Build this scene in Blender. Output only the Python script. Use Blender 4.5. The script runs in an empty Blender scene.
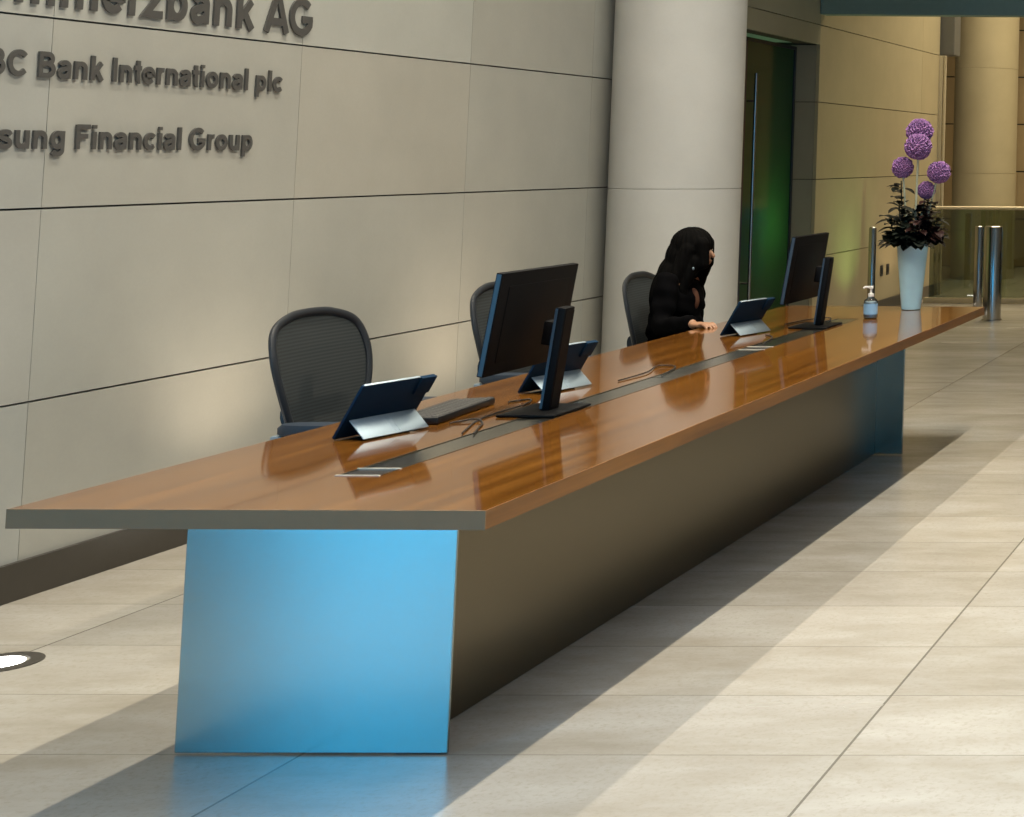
import bpy, bmesh, math, random
from mathutils import Vector, Matrix, Euler
random.seed(7)
C = bpy.context.scene.collection
PI = math.pi
sc = bpy.context.scene

# ------------------------------------------------------------------ render view
sc.view_settings.view_transform = 'Standard'
sc.view_settings.look = 'None'
sc.view_settings.gamma = 1
sc.view_settings.use_curve_mapping = False
sc.view_settings.exposure = 0.13
sc.cycles.use_denoising = True
sc.cycles.max_bounces = 8
sc.cycles.sample_clamp_indirect = 6
sc.cycles.caustics_reflective = False
sc.cycles.caustics_refractive = False

# ------------------------------------------------------------------ materials
def new_mat(name):
    m = bpy.data.materials.new(name); m.use_nodes = True
    nt = m.node_tree; nt.nodes.clear()
    out = nt.nodes.new('ShaderNodeOutputMaterial')
    b = nt.nodes.new('ShaderNodeBsdfPrincipled')
    nt.links.new(b.outputs[0], out.inputs[0])
    return m, nt, b
def N(nt, t, **kw):
    n = nt.nodes.new(t)
    for k, v in kw.items(): setattr(n, k, v)
    return n
def M(nt, op, a, b=None, c=None):
    n = nt.nodes.new('ShaderNodeMath'); n.operation = op
    for i, v in enumerate((a, b, c)):
        if v is None: continue
        if isinstance(v, (int, float)): n.inputs[i].default_value = v
        else: nt.links.new(v, n.inputs[i])
    return n.outputs[0]
def MIX(nt, f, a, b, mode='MIX'):
    n = nt.nodes.new('ShaderNodeMix'); n.data_type = 'RGBA'; n.blend_type = mode
    for s, v in ((n.inputs[0], f), (n.inputs[6], a), (n.inputs[7], b)):
        if isinstance(v, (int, float)): s.default_value = v
        elif isinstance(v, tuple): s.default_value = (*v, 1)
        else: nt.links.new(v, s)
    return n.outputs[2]
def noise(nt, vec, scale, detail=4, rough=.6):
    n = N(nt, 'ShaderNodeTexNoise'); n.inputs['Scale'].default_value = scale
    n.inputs['Detail'].default_value = detail; n.inputs['Roughness'].default_value = rough
    nt.links.new(vec, n.inputs['Vector']); return n.outputs['Fac']
def mapping(nt, scale):
    tc = N(nt, 'ShaderNodeTexCoord'); mp = N(nt, 'ShaderNodeMapping')
    mp.inputs['Scale'].default_value = scale
    nt.links.new(tc.outputs['Object'], mp.inputs['Vector']); return mp.outputs[0]
def bump(nt, b, h, strength, dist=.002):
    n = N(nt, 'ShaderNodeBump'); n.inputs['Strength'].default_value = strength
    n.inputs['Distance'].default_value = dist
    nt.links.new(h, n.inputs['Height']); nt.links.new(n.outputs[0], b.inputs['Normal'])
def ramp(nt, f, a, b):
    n = N(nt, 'ShaderNodeMapRange'); n.inputs[1].default_value = a; n.inputs[2].default_value = b
    nt.links.new(f, n.inputs[0]); return n.outputs[0]

def plain(name, col, rough=.5, metal=0., var=.08, scale=20, coat=0., bumpy=0., spec=None, stretch=(1,1,1)):
    m, nt, b = new_mat(name)
    v = mapping(nt, stretch)
    f = noise(nt, v, scale)
    lo = tuple(c*(1-var) for c in col); hi = tuple(min(1, c*(1+var)) for c in col)
    nt.links.new(MIX(nt, f, lo, hi), b.inputs['Base Color'])
    b.inputs['Roughness'].default_value = rough
    b.inputs['Metallic'].default_value = metal
    b.inputs['Coat Weight'].default_value = coat
    if spec is not None: b.inputs['Specular IOR Level'].default_value = spec
    if bumpy: bump(nt, b, f, bumpy)
    return m

def stone_wall(name, col, var=.06):
    m, nt, b = new_mat(name)
    v = mapping(nt, (1,1,1))
    f1 = noise(nt, v, 2.2, 5); f2 = noise(nt, v, 90, 3)
    lo = tuple(c*(1-var) for c in col); hi = tuple(c*(1+var) for c in col)
    base = MIX(nt, ramp(nt, f1, .3, .7), lo, hi)
    base = MIX(nt, M(nt, 'MULTIPLY', f2, .22), base, tuple(c*.72 for c in col))
    at = N(nt, 'ShaderNodeAttribute', attribute_name='tint')
    base = MIX(nt, 1.0, base, at.outputs['Color'], 'MULTIPLY')
    nt.links.new(base, b.inputs['Base Color'])
    b.inputs['Roughness'].default_value = .55
    b.inputs['Specular IOR Level'].default_value = .3
    bump(nt, b, f2, .12)
    return m

def floor_mat():
    m, nt, b = new_mat('honed_limestone_tiles')
    tc = N(nt, 'ShaderNodeTexCoord'); sep = N(nt, 'ShaderNodeSeparateXYZ')
    nt.links.new(tc.outputs['Object'], sep.inputs[0])
    ux = M(nt, 'DIVIDE', M(nt, 'SUBTRACT', sep.outputs[0], -1.335), 1.430)
    uy = M(nt, 'DIVIDE', M(nt, 'SUBTRACT', sep.outputs[1], 4.434), 0.4775)
    cx = M(nt, 'FLOOR', ux); cy = M(nt, 'FLOOR', uy)
    fx = M(nt, 'SUBTRACT', ux, cx); fy = M(nt, 'SUBTRACT', uy, cy)
    dx = M(nt, 'MULTIPLY', M(nt, 'MINIMUM', fx, M(nt, 'SUBTRACT', 1, fx)), 1.430)
    dy = M(nt, 'MULTIPLY', M(nt, 'MINIMUM', fy, M(nt, 'SUBTRACT', 1, fy)), 0.4775)
    comb = N(nt, 'ShaderNodeCombineXYZ'); nt.links.new(cx, comb.inputs[0]); nt.links.new(cy, comb.inputs[1])
    wn = N(nt, 'ShaderNodeTexWhiteNoise'); nt.links.new(comb.outputs[0], wn.inputs['Vector'])
    off = N(nt, 'ShaderNodeVectorMath', operation='MULTIPLY_ADD')
    nt.links.new(wn.outputs['Color'], off.inputs[0]); off.inputs[1].default_value = (30,30,30)
    nt.links.new(tc.outputs['Object'], off.inputs[2])
    mp = N(nt, 'ShaderNodeMapping'); mp.inputs['Scale'].default_value = (1.0, 2.6, 1)
    nt.links.new(off.outputs[0], mp.inputs['Vector'])
    n1 = noise(nt, mp.outputs[0], 2.4, 6, .65)
    n2 = noise(nt, off.outputs[0], 60, 4, .7)
    n3 = noise(nt, mp.outputs[0], 9, 5, .6)
    base = MIX(nt, ramp(nt, n1, .3, .72), (.315,.285,.235), (.43,.412,.37))
    n4 = noise(nt, mp.outputs[0], 1.1, 3, .5)
    base = MIX(nt, M(nt, 'MULTIPLY', ramp(nt, n4, .50, .72), .35), base, (.53,.52,.495))
    base = MIX(nt, M(nt, 'MULTIPLY', ramp(nt, n2, .50, .72), .55), base, (.30,.265,.21))
    tv = M(nt, 'MULTIPLY_ADD', wn.outputs['Value'], .14, .90)
    cc = N(nt, 'ShaderNodeCombineColor')
    for i in range(3): nt.links.new(tv, cc.inputs[i])
    base = MIX(nt, 1.0, base, cc.outputs[0], 'MULTIPLY')
    lx = M(nt, 'LESS_THAN', dx, .0038); ly = M(nt, 'LESS_THAN', dy, .0026)
    base = MIX(nt, M(nt, 'MULTIPLY', ly, .6), base, (.16,.14,.11))
    base = MIX(nt, M(nt, 'MULTIPLY', lx, .75), base, (.10,.09,.07))
    nt.links.new(base, b.inputs['Base Color'])
    r = M(nt, 'MULTIPLY_ADD', n4, .10, .20)
    nt.links.new(r, b.inputs['Roughness'])
    b.inputs['Specular IOR Level'].default_value = .45
    bump(nt, b, M(nt, 'SUBTRACT', 1, M(nt, 'MAXIMUM', lx, ly)), .3, .001)
    return m

def wood_mat(name='cherry_wood', rgh=.08, coat=.25):
    m, nt, b = new_mat(name)
    v = mapping(nt, (11, .45, 11)); v2 = mapping(nt, (60, 1.6, 60))
    g = noise(nt, v, 2.0, 6, .6); g2 = noise(nt, v2, 3.0, 5, .6)
    c = MIX(nt, ramp(nt, g, .3, .7), (.105,.038,.006), (.225,.090,.015))
    c = MIX(nt, M(nt, 'MULTIPLY', ramp(nt, g2, .5, .8), .35), c, (.07,.022,.004))
    nt.links.new(c, b.inputs['Base Color'])
    b.inputs['Roughness'].default_value = rgh
    b.inputs['Specular IOR Level'].default_value = .55
    b.inputs['Coat Weight'].default_value = coat; b.inputs['Coat Roughness'].default_value = .03
    return m

def brushed(name, col, rough, scale=(1,1,60), aniso=.0, metal=1.0):
    m, nt, b = new_mat(name)
    v = mapping(nt, scale)
    f = noise(nt, v, 12, 4)
    nt.links.new(MIX(nt, f, tuple(c*.92 for c in col), tuple(min(1,c*1.06) for c in col)), b.inputs['Base Color'])
    b.inputs['Metallic'].default_value = metal
    nt.links.new(M(nt, 'MULTIPLY_ADD', f, .08, rough-.04), b.inputs['Roughness'])
    b.inputs['Anisotropic'].default_value = aniso
    return m

def glassy(name, tint, gloss=.08, rough=0.02, trans=(1,1,1)):
    m = bpy.data.materials.new(name); m.use_nodes = True
    nt = m.node_tree; nt.nodes.clear()
    out = nt.nodes.new('ShaderNodeOutputMaterial')
    t = N(nt, 'ShaderNodeBsdfTransparent'); g = N(nt, 'ShaderNodeBsdfGlossy')
    v = mapping(nt, (1,1,1)); f = noise(nt, v, 3)
    nt.links.new(MIX(nt, f, tuple(c*.97 for c in tint), tint), t.inputs['Color'])
    g.inputs['Roughness'].default_value = rough
    fr = N(nt, 'ShaderNodeFresnel'); fr.inputs['IOR'].default_value = 1.45
    mx = N(nt, 'ShaderNodeMixShader')
    nt.links.new(M(nt, 'ADD', fr.outputs[0], gloss-.04), mx.inputs[0])
    nt.links.new(t.outputs[0], mx.inputs[1]); nt.links.new(g.outputs[0], mx.inputs[2])
    nt.links.new(mx.outputs[0], out.inputs[0])
    return m

def emissive(name, col, strength):
    m, nt, b = new_mat(name)
    v = mapping(nt, (1,1,1)); f = noise(nt, v, 4)
    nt.links.new(MIX(nt, f, tuple(c*.97 for c in col), col), b.inputs['Emission Color'])
    b.inputs['Base Color'].default_value = (*col, 1)
    b.inputs['Emission Strength'].default_value = strength
    return m

def mesh_fabric(name, col, holes=.35):
    m = bpy.data.materials.new(name); m.use_nodes = True
    nt = m.node_tree; nt.nodes.clear()
    out = nt.nodes.new('ShaderNodeOutputMaterial'); b = N(nt, 'ShaderNodeBsdfPrincipled')
    v = mapping(nt, (1,1,1))
    w = N(nt, 'ShaderNodeTexWave', bands_direction='Z'); w.inputs['Scale'].default_value = 26
    w.inputs['Distortion'].default_value = .4
    nt.links.new(v, w.inputs['Vector'])
    nt.links.new(MIX(nt, w.outputs['Fac'], tuple(c*.75 for c in col), tuple(c*1.25 for c in col)), b.inputs['Base Color'])
    b.inputs['Roughness'].default_value = .75
    t = N(nt, 'ShaderNodeBsdfTransparent'); mx = N(nt, 'ShaderNodeMixShader'); mx.inputs[0].default_value = holes
    nt.links.new(b.outputs[0], mx.inputs[1]); nt.links.new(t.outputs[0], mx.inputs[2])
    nt.links.new(mx.outputs[0], out.inputs[0])
    return m

MT = dict(
    wall=stone_wall('limestone_wall', (.385,.382,.345)),
    far_wall=stone_wall('warm_limestone_wall', (.44,.38,.245)),
    column=stone_wall('pale_stone_column', (.59,.585,.56), .05),
    grout=plain('dark_joint', (.07,.065,.055), .9),
    floor=floor_mat(),
    wood=wood_mat(),
    steel_end=brushed('brushed_end_metal', (.29,.34,.32), .25, (60,1,1), 0),
    bronze=brushed('satin_bronze_metal', (.185,.160,.112), .32, (1,1,40)),
    edge=plain('taupe_edge_band', (.20,.125,.07), .6, spec=.15),
    channel=brushed('grey_channel_metal', (.42,.40,.35), .22, (1,1,1)),
    lid=plain('dark_hatch', (.035,.032,.03), .25),
    lidedge=plain('pale_lid_edge', (.42,.39,.33), .5),
    wood_edge=wood_mat('cherry_wood_edge', .42, 0),
    steel=brushed('polished_steel', (.40,.39,.37), .14, (1,1,30)),
    skirting=plain('dark_skirting_metal', (.085,.078,.068), .38, .6),
    letter=plain('dark_letter_metal', (.10,.098,.094), .5, .3),
    black=plain('black_plastic', (.012,.012,.013), .38),
    monitor_black=plain('matt_black_housing', (.004,.004,.0045), .55, spec=.12),
    trim_blue=plain('blue_black_trim', (.035,.048,.065), .4),
    navy=plain('navy_folio', (.006,.028,.062), .6, spec=.1),
    chairframe=plain('graphite_frame', (.022,.026,.032), .4),
    chairmesh=mesh_fabric('chair_mesh', (.045,.055,.060), .03),
    pad=plain('dark_blue_pad', (.014,.025,.042), .5),
    silver=brushed('silver_stand', (.36,.44,.50), .6, (1,30,1)),
    screen=plain('dark_screen', (.01,.011,.014), .12),
    keycap=plain('dark_key', (.045,.044,.042), .5),
    cable=plain('black_cable', (.02,.017,.015), .5),
    white=plain('blue_lit_white_ceramic', (.46,.78,1.), .25, coat=.4),  # white vase; the blue light falling on it is put into this colour
    paper=plain('white_paper', (.8,.8,.78), .7),
    leaf=plain('dark_leaf', (.007,.010,.006), .4, var=.5, scale=30),
    leafred=plain('maroon_leaf', (.022,.007,.005), .4, var=.4, scale=30),
    stem=plain('pale_stem', (.42,.44,.32), .4),
    purple=plain('purple_blossom', (.27,.125,.29), .85, var=.35, scale=160, bumpy=.6),
    clear=glassy('clear_plastic', (.96,.98,1.), .08),
    gel=plain('blue_gel', (.50,.64,.72), .2, coat=.4),
    label=plain('blue_label', (.28,.52,.80), .45),
    skin=plain('skin', (.34,.18,.105), .5, var=.06, scale=12),
    cloth=plain('black_cloth', (.0025,.0025,.003), .9, bumpy=.1, scale=60, spec=.03),
    hair=plain('black_hair', (.0028,.0026,.0025), .8, var=.4, scale=40, stretch=(8,8,1), spec=.05),
    blouse=plain('brown_blouse', (.09,.03,.012), .8),
    eyew=plain('eye_white', (.6,.6,.58), .3),
    frame_black=plain('black_door_frame', (.012,.014,.018), .35),
    rubber=plain('black_rubber', (.015,.015,.015), .7),
    ceiling=plain('plaster_ceiling', (.62,.61,.58), .9),
    soffit=plain('grey_soffit', (.16,.25,.25), .6),
    duct=plain('dark_grey_metal', (.12,.12,.11), .5),
    brass=plain('pale_strip', (.62,.55,.40), .4, .3),
    glass=glassy('balustrade_glass', (.48,.52,.42), .12),
    window_glass=glassy('window_glass', (.95,.97,1.), .04),
    lens=emissive('uplight_lens', (1.,.98,.94), 9.0),
    shoe=plain('black_shoe', (.01,.01,.01), .3),
)
# back lit green glass of the door
def green_glass():
    m = bpy.data.materials.new('green_door_glass'); m.use_nodes = True
    nt = m.node_tree; nt.nodes.clear()
    out = nt.nodes.new('ShaderNodeOutputMaterial')
    tr = N(nt, 'ShaderNodeBsdfTranslucent'); b = N(nt, 'ShaderNodeBsdfPrincipled')
    v = mapping(nt, (1,1,1)); f = noise(nt, v, 5)
    nt.links.new(MIX(nt, f, (.17,.33,.16), (.19,.36,.18)), tr.inputs['Color'])
    b.inputs['Base Color'].default_value = (.045,.08,.05,1); b.inputs['Roughness'].default_value = .12
    mx = N(nt, 'ShaderNodeMixShader'); mx.inputs[0].default_value = .55
    nt.links.new(b.outputs[0], mx.inputs[1]); nt.links.new(tr.outputs[0], mx.inputs[2])
    nt.links.new(mx.outputs[0], out.inputs[0]); return m
MT['greenglass'] = green_glass()

# ------------------------------------------------------------------ mesh helpers
def B(): return bmesh.new()
def box(bm, x0, x1, y0, y1, z0, z1, bev=0., mat=None, seg=2):
    vs = [bm.verts.new(p) for p in ((x0,y0,z0),(x1,y0,z0),(x1,y1,z0),(x0,y1,z0),(x0,y0,z1),(x1,y0,z1),(x1,y1,z1),(x0,y1,z1))]
    fs = [bm.faces.new([vs[i] for i in f]) for f in ((0,3,2,1),(4,5,6,7),(0,1,5,4),(1,2,6,5),(2,3,7,6),(3,0,4,7))]
    if bev:
        es = {e for f in fs for e in f.edges}
        r = bmesh.ops.bevel(bm, geom=list(es), offset=bev, segments=seg, profile=.5, affect='EDGES', clamp_overlap=True)
        vs = [v for v in vs if v.is_valid] + [v for v in r['verts'] if v.is_valid]
        vs = list(set(vs))
    if mat is not None:
        for v in vs: v.co = mat @ v.co
    return fs
def ring_loft(bm, rings, cap=True, closed=False):
    rr = [[bm.verts.new(p) for p in r] for r in rings]
    n = len(rr[0])
    pairs = list(zip(rr, rr[1:])) + ([(rr[-1], rr[0])] if closed else [])
    for a, b in pairs:
        for i in range(n): bm.faces.new((a[i], a[(i+1)%n], b[(i+1)%n], b[i]))
    if cap and not closed:
        bm.faces.new(rr[0][::-1]); bm.faces.new(rr[-1])
    return rr
def lathe(bm, prof, cx=0, cy=0, n=32, cap=True):
    rings = [[(cx+r*math.cos(2*PI*i/n), cy+r*math.sin(2*PI*i/n), z) for i in range(n)] for r, z in prof]
    ring_loft(bm, rings, cap)
def tube(bm, pts, rad, n=10, cap=True, flat=1.0):
    P = [Vector(p) for p in pts]
    R = rad if isinstance(rad, (list, tuple)) else [rad]*len(P)
    up = Vector((0,0,1)); rings = []
    prev = None
    for i, p in enumerate(P):
        d = (P[min(i+1, len(P)-1)] - P[max(i-1, 0)]).normalized()
        a = prev if prev is not None else (up if abs(d.z) < .9 else Vector((0,1,0)))
        s = (a - d*a.dot(d)).normalized(); t = d.cross(s); prev = s
        rings.append([p + (s*math.cos(2*PI*k/n)*flat + t*math.sin(2*PI*k/n))*R[i] for k in range(n)])
    ring_loft(bm, rings, cap)
def ellipsoid(bm, c, r, rot=None, u=20, v=12):
    m = Matrix.Translation(c)
    if rot is not None: m = m @ Euler(rot).to_matrix().to_4x4()
    m = m @ Matrix.Diagonal((*r, 1))
    bmesh.ops.create_uvsphere(bm, u_segments=u, v_segments=v, radius=1, matrix=m)
def capsule(bm, a, b, ra, rb, n=14):
    a = Vector(a); b = Vector(b)
    tube(bm, [a, a.lerp(b,.5), b], [ra, (ra+rb)/2, rb], n)
    ellipsoid(bm, a, (ra,)*3, None, 14, 8); ellipsoid(bm, b, (rb,)*3, None, 14, 8)
def catmull(pts, k=8):
    P = [Vector(p) for p in pts]; out = []
    for i in range(len(P)-1):
        p0 = P[max(i-1,0)]; p1 = P[i]; p2 = P[i+1]; p3 = P[min(i+2, len(P)-1)]
        for j in range(k):
            t = j/k
            out.append(.5*((2*p1)+(p2-p0)*t+(2*p0-5*p1+4*p2-p3)*t*t+(3*p1-p0-3*p2+p3)*t**3))
    out.append(P[-1]); return out
def obj(name, bm, m, parent=None, smooth=True, angle=35, loc=None):
    bmesh.ops.recalc_face_normals(bm, faces=bm.faces[:])
    me = bpy.data.meshes.new(name); bm.to_mesh(me); bm.free()
    ms = m if isinstance(m, (list, tuple)) else [m]
    for x in ms: me.materials.append(MT[x] if isinstance(x, str) else x)
    if smooth:
        me.polygons.foreach_set('use_smooth', [True]*len(me.polygons))
        me.set_sharp_from_angle(angle=math.radians(angle))
    o = bpy.data.objects.new(name, me); C.objects.link(o)
    if parent is not None: o.parent = parent
    if loc is not None: o.location = loc
    return o
def tag(o, label=None, cat=None, group=None, kind=None):
    if label: o['label'] = label
    if cat: o['category'] = cat
    if group: o['group'] = group
    if kind: o['kind'] = kind
    return o
def thing(name, label, cat, loc=(0,0,0), rotz=0, group=None):
    o = bpy.data.objects.new(name, None); C.objects.link(o)
    o.location = loc; o.rotation_euler = (0,0,rotz); o.empty_display_size = .1
    return tag(o, label, cat, group)
def struct(name, bm, m, parent=None, smooth=False, label=None):
    o = obj(name, bm, m, parent, smooth)
    if parent is None: o['kind'] = 'structure'
    if label: o['label'] = label
    return o
def dup(root, loc, rotz=0, label=None, group=None):
    r = root.copy(); C.objects.link(r); r.location = loc; r.rotation_euler = (0,0,rotz)
    if label: r['label'] = label
    if group: r['group'] = group
    for ch in list(root.children):
        c = ch.copy(); C.objects.link(c); c.parent = r
        for g in ch.children:
            d = g.copy(); C.objects.link(d); d.parent = c
    return r
def bake_remesh(bm, voxel, smooth_iter=6, factor=.5):
    """merge overlapping solids of a bmesh into one continuous skin"""
    bmesh.ops.recalc_face_normals(bm, faces=bm.faces[:])
    me = bpy.data.meshes.new('tmp'); bm.to_mesh(me); bm.free()
    o = bpy.data.objects.new('tmp', me); C.objects.link(o)
    md = o.modifiers.new('r', 'REMESH'); md.mode = 'VOXEL'; md.voxel_size = voxel; md.use_smooth_shade = True
    if smooth_iter:
        s = o.modifiers.new('s', 'SMOOTH'); s.iterations = smooth_iter; s.factor = factor
    dg = bpy.context.evaluated_depsgraph_get(); dg.update()
    me2 = bpy.data.meshes.new_from_object(o.evaluated_get(dg))
    out = bmesh.new(); out.from_mesh(me2)
    bpy.data.objects.remove(o); bpy.data.meshes.remove(me); bpy.data.meshes.remove(me2)
    return out

# ------------------------------------------------------------------ room shell
WX = -4.74; H = 6.25
def panels(bm, axis, pos, u0, u1, z0, z1, ustep, uoff, zstep=.695, gu=.003, gz=.0075, t=.03, inward=1, tints=None, col_layer=None):
    """stone panels with open joints; axis 'x': wall plane x=pos, u runs along y."""
    us = [u0]
    k = math.ceil((u0-uoff)/ustep + 1e-4)
    while uoff+k*ustep < u1-1e-4: us.append(uoff+k*ustep); k += 1
    us.append(u1)
    zs = [z0]; k = math.ceil(z0/zstep + 1e-4)
    while k*zstep < z1-1e-4: zs.append(k*zstep); k += 1
    zs.append(z1)
    for a, b in zip(us, us[1:]):
        if b-a < .02: continue
        for c, d in zip(zs, zs[1:]):
            if d-c < .03: continue
            rnd = random.Random(int(a*100)*977+int(c*100))
            v = .97 + .06*rnd.random(); w = .985+.03*rnd.random()
            tint = (v*w, v, v*(2-w), 1)
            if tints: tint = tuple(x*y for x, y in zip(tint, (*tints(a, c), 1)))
            aa, bb, cc, dd = a+gu/2, b-gu/2, c+gz/2, d-gz/2
            if axis == 'x': fs = box(bm, min(pos, pos-inward*t), max(pos, pos-inward*t), aa, bb, cc, dd)
            else: fs = box(bm, aa, bb, min(pos, pos+t*inward), max(pos, pos+t*inward), cc, dd)
            for f in fs:
                for l in f.loops: l[col_layer] = tint
def panel_wall(name, mat, parts, backing):
    bm = B(); cl = bm.loops.layers.float_color.new('tint')
    for kw in parts: panels(bm, col_layer=cl, **kw)
    for f in bm.faces: f.material_index = 0
    n = len(bm.faces)
    for bx in backing: box(bm, *bx)
    bm.faces.ensure_lookup_table()
    for f in bm.faces[n:]:
        f.material_index = 1
        for l in f.loops: l[cl] = (1,1,1,1)
    return struct(name, bm, [mat, 'grout'])

bm = B(); box(bm, -9, 7, -7, 26, -.12, 0); struct('floor', bm, 'floor', label='floor of long pale limestone tiles')
bm = B(); box(bm, -9, 7.2, -7.2, 26, H, H+.15); struct('ceiling', bm, 'ceiling')

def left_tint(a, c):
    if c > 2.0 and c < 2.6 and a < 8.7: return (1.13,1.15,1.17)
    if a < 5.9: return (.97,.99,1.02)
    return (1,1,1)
panel_wall('wall_left', 'wall',
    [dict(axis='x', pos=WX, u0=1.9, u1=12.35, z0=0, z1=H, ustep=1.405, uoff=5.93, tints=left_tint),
     dict(axis='x', pos=WX, u0=12.35, u1=14.49, z0=2.60, z1=H, ustep=3, uoff=12.35, tints=lambda a, c: (.86,.84,.70)),
     dict(axis='x', pos=WX, u0=-7, u1=-.9, z0=0, z1=H, ustep=1.405, uoff=5.93)],
    [(WX-.20, WX-.028, 1.9, 12.35, 0, H), (WX-.20, WX-.028, 12.35, 14.49, 2.61, H),
     (WX-.2, WX-.028, -7, -.9, 0, H)])
panel_wall('wall_left_far', 'far_wall',
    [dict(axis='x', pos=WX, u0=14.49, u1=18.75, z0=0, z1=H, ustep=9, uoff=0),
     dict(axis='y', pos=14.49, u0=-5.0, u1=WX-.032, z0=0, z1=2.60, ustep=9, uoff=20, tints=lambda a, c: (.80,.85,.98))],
    [(-5.3, WX-.028, 14.53, 18.75, 0, H)])
panel_wall('wall_back', 'far_wall',
    [dict(axis='y', pos=23.7, u0=-9, u1=7, z0=0, z1=H, ustep=1.405, uoff=-3.4, gz=.02, tints=lambda a, c: (1.0,.86,.72))],
    [(-9, 7, 23.75, 23.95, 0, H)])
bm = B(); box(bm, 7, 7.2, -7, 26, 0, H); struct('wall_right', bm, 'ceiling')
bm = B(); box(bm, -9.2, -9, 14, 26, 0, H); box(bm, -9.2, -5.3, 13.8, 14.0, 0, H); struct('wall_far_side', bm, 'ceiling')
bm = B(); box(bm, -5.4, -4.94, 12.15, 12.35, 0, 2.9); box(bm, -6.5, -5.0, 12.15, 12.3, 0, 2.9)
box(bm, -6.5, -5.31, 14.55, 14.7, 0, 2.9); box(bm, -6.6, -6.5, 12.15, 14.7, 0, 2.9); box(bm, -6.6, -4.94, 12.15, 14.49, 2.62, 2.9)
struct('wall_vestibule', bm, 'ceiling')
# skirtings
bm = B(); box(bm, WX+.001, WX+.022, 1.9, 12.35, 0, .134, .002); struct('baseboard_left', bm, 'skirting')
bm = B(); box(bm, WX+.001, WX+.022, 14.5, 18.7, 0, .134, .002); struct('baseboard_left_far', bm, 'skirting')
# facade behind the camera and unseen glazing added in the left wall to carry blue light
def glazing(name, axis, pos, u0, u1, nu, z1):
    bm = B(); w = .06
    for i in range(nu+1):
        u = u0+(u1-u0)*i/nu
        if axis == 'y': box(bm, u-w/2, u+w/2, pos-.06, pos+.06, 0, z1)
        else: box(bm, pos-.06, pos+.06, u-w/2, u+w/2, 0, z1)
    for z in (0.03, 2.6, z1-.03):
        if axis == 'y': box(bm, u0, u1, pos-.055, pos+.055, z-w/2, z+w/2)
        else: box(bm, pos-.055, pos+.055, u0, u1, z-w/2, z+w/2)
    o = struct(name, bm, 'duct')
    bm = B()
    if axis == 'y': box(bm, u0, u1, pos-.006, pos+.006, .06, z1-.06)
    else: box(bm, pos-.006, pos+.006, u0, u1, .06, z1-.06)
    obj('pane', bm, 'window_glass', o, smooth=False)
    return o
glazing('window_1', 'y', -7.1, 1.0, 7, 4, 3.2)
bm = B(); box(bm, -4.9, 7.2, -7.2, -7.0, 3.2, H); box(bm, -4.9, 1.0, -7.2, -7.0, 0, 3.2); struct('wall_front', bm, 'ceiling')
glazing('added_window', 'x', WX-.1, -.9, 1.9, 2, 2.8)  # made-up window out of view, holds the added blue area light
bm = B(); box(bm, WX-.2, WX, -.9, 1.9, 2.8, H); struct('wall_left_above_window', bm, 'wall')

# columns
def column(name, cx, cy, r, z1, mat, label):
    bm = B(); prof = []
    z = 0
    js = [1.385*k for k in range(1, 6) if 1.385*k < z1]
    prof.append((r, 0))
    for j in js:
        prof += [(r, j-.004), (r-.004, j-.002), (r-.004, j+.002), (r, j+.004)]
    prof.append((r, z1))
    lathe(bm, prof, cx, cy, 96)
    cl = bm.loops.layers.float_color.new('tint')
    for f in bm.faces:
        d = 1 if (f.calc_center_median().z % 1.385) > .003 and (f.calc_center_median().z % 1.385) < 1.382 else .8
        for l in f.loops: l[cl] = (d,d,d,1)
    return struct(name, bm, mat, smooth=True, label=label)
column('column_near', -4.34, 10.50, .3975, H, 'column', 'thick round pale stone column behind the seated person')
column('column_far', -4.80, 21.5, .413, H, 'far_wall', 'round stone column behind the glass balustrade')
# beam and duct
bm = B(); box(bm, WX+.005, 6.98, 14.45, 14.62, 2.875, 3.6, .004); struct('trim_1', bm, 'soffit', label='grey beam crossing the lobby overhead')
bm = B(); box(bm, -4.79, -4.585, 18.8, 19.1, 2.79, H-.02, .01); struct('trim_2', bm, 'duct', label='dark grey boxed downstand beside the far column')
bm = B(); box(bm, -4.80, -4.70, 18.755, 18.79, 0, 2.78, .004); box(bm, -4.69, -4.665, 18.76, 18.80, 0, 2.78, .004)
struct('trim_3', bm, 'brass', label='pale vertical end strip of the far wall')

# doors in the recess
DX = -4.95
def door_leaf(name, y0, y1, handle_y, label):
    bm = B()
    box(bm, DX-.03, DX+.01, y0, y0+.10, .01, 2.58, .003); box(bm, DX-.03, DX+.01, y1-.045, y1, .01, 2.58, .003)
    box(bm, DX-.03, DX+.01, y0+.045, y1-.045, 2.55, 2.58); box(bm, DX-.03, DX+.01, y0+.045, y1-.045, .01, .09)
    o = struct(name, bm, 'frame_black', label=label)
    bm = B(); box(bm, DX-.012, DX-.002, y0+.045, y1-.045, .09, 2.55); obj('pane', bm, 'greenglass', o, False)
    bm = B(); tube(bm, [(DX+.07, handle_y, .30), (DX+.07, handle_y, 2.28)], .014, 14)
    for z in (.55, 2.05): tube(bm, [(DX+.0, handle_y, z), (DX+.07, handle_y, z)], .008, 10)
    h = obj('handle', bm, 'steel', o); h['label'] = 'long vertical steel pull handle'
door_leaf('door_1', 13.19, 14.47, 13.33, 'green glass door leaf with a black frame beside the column')
door_leaf('door_2', 12.37, 13.17, 13.05, 'green glass door leaf mostly behind the column')

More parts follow.
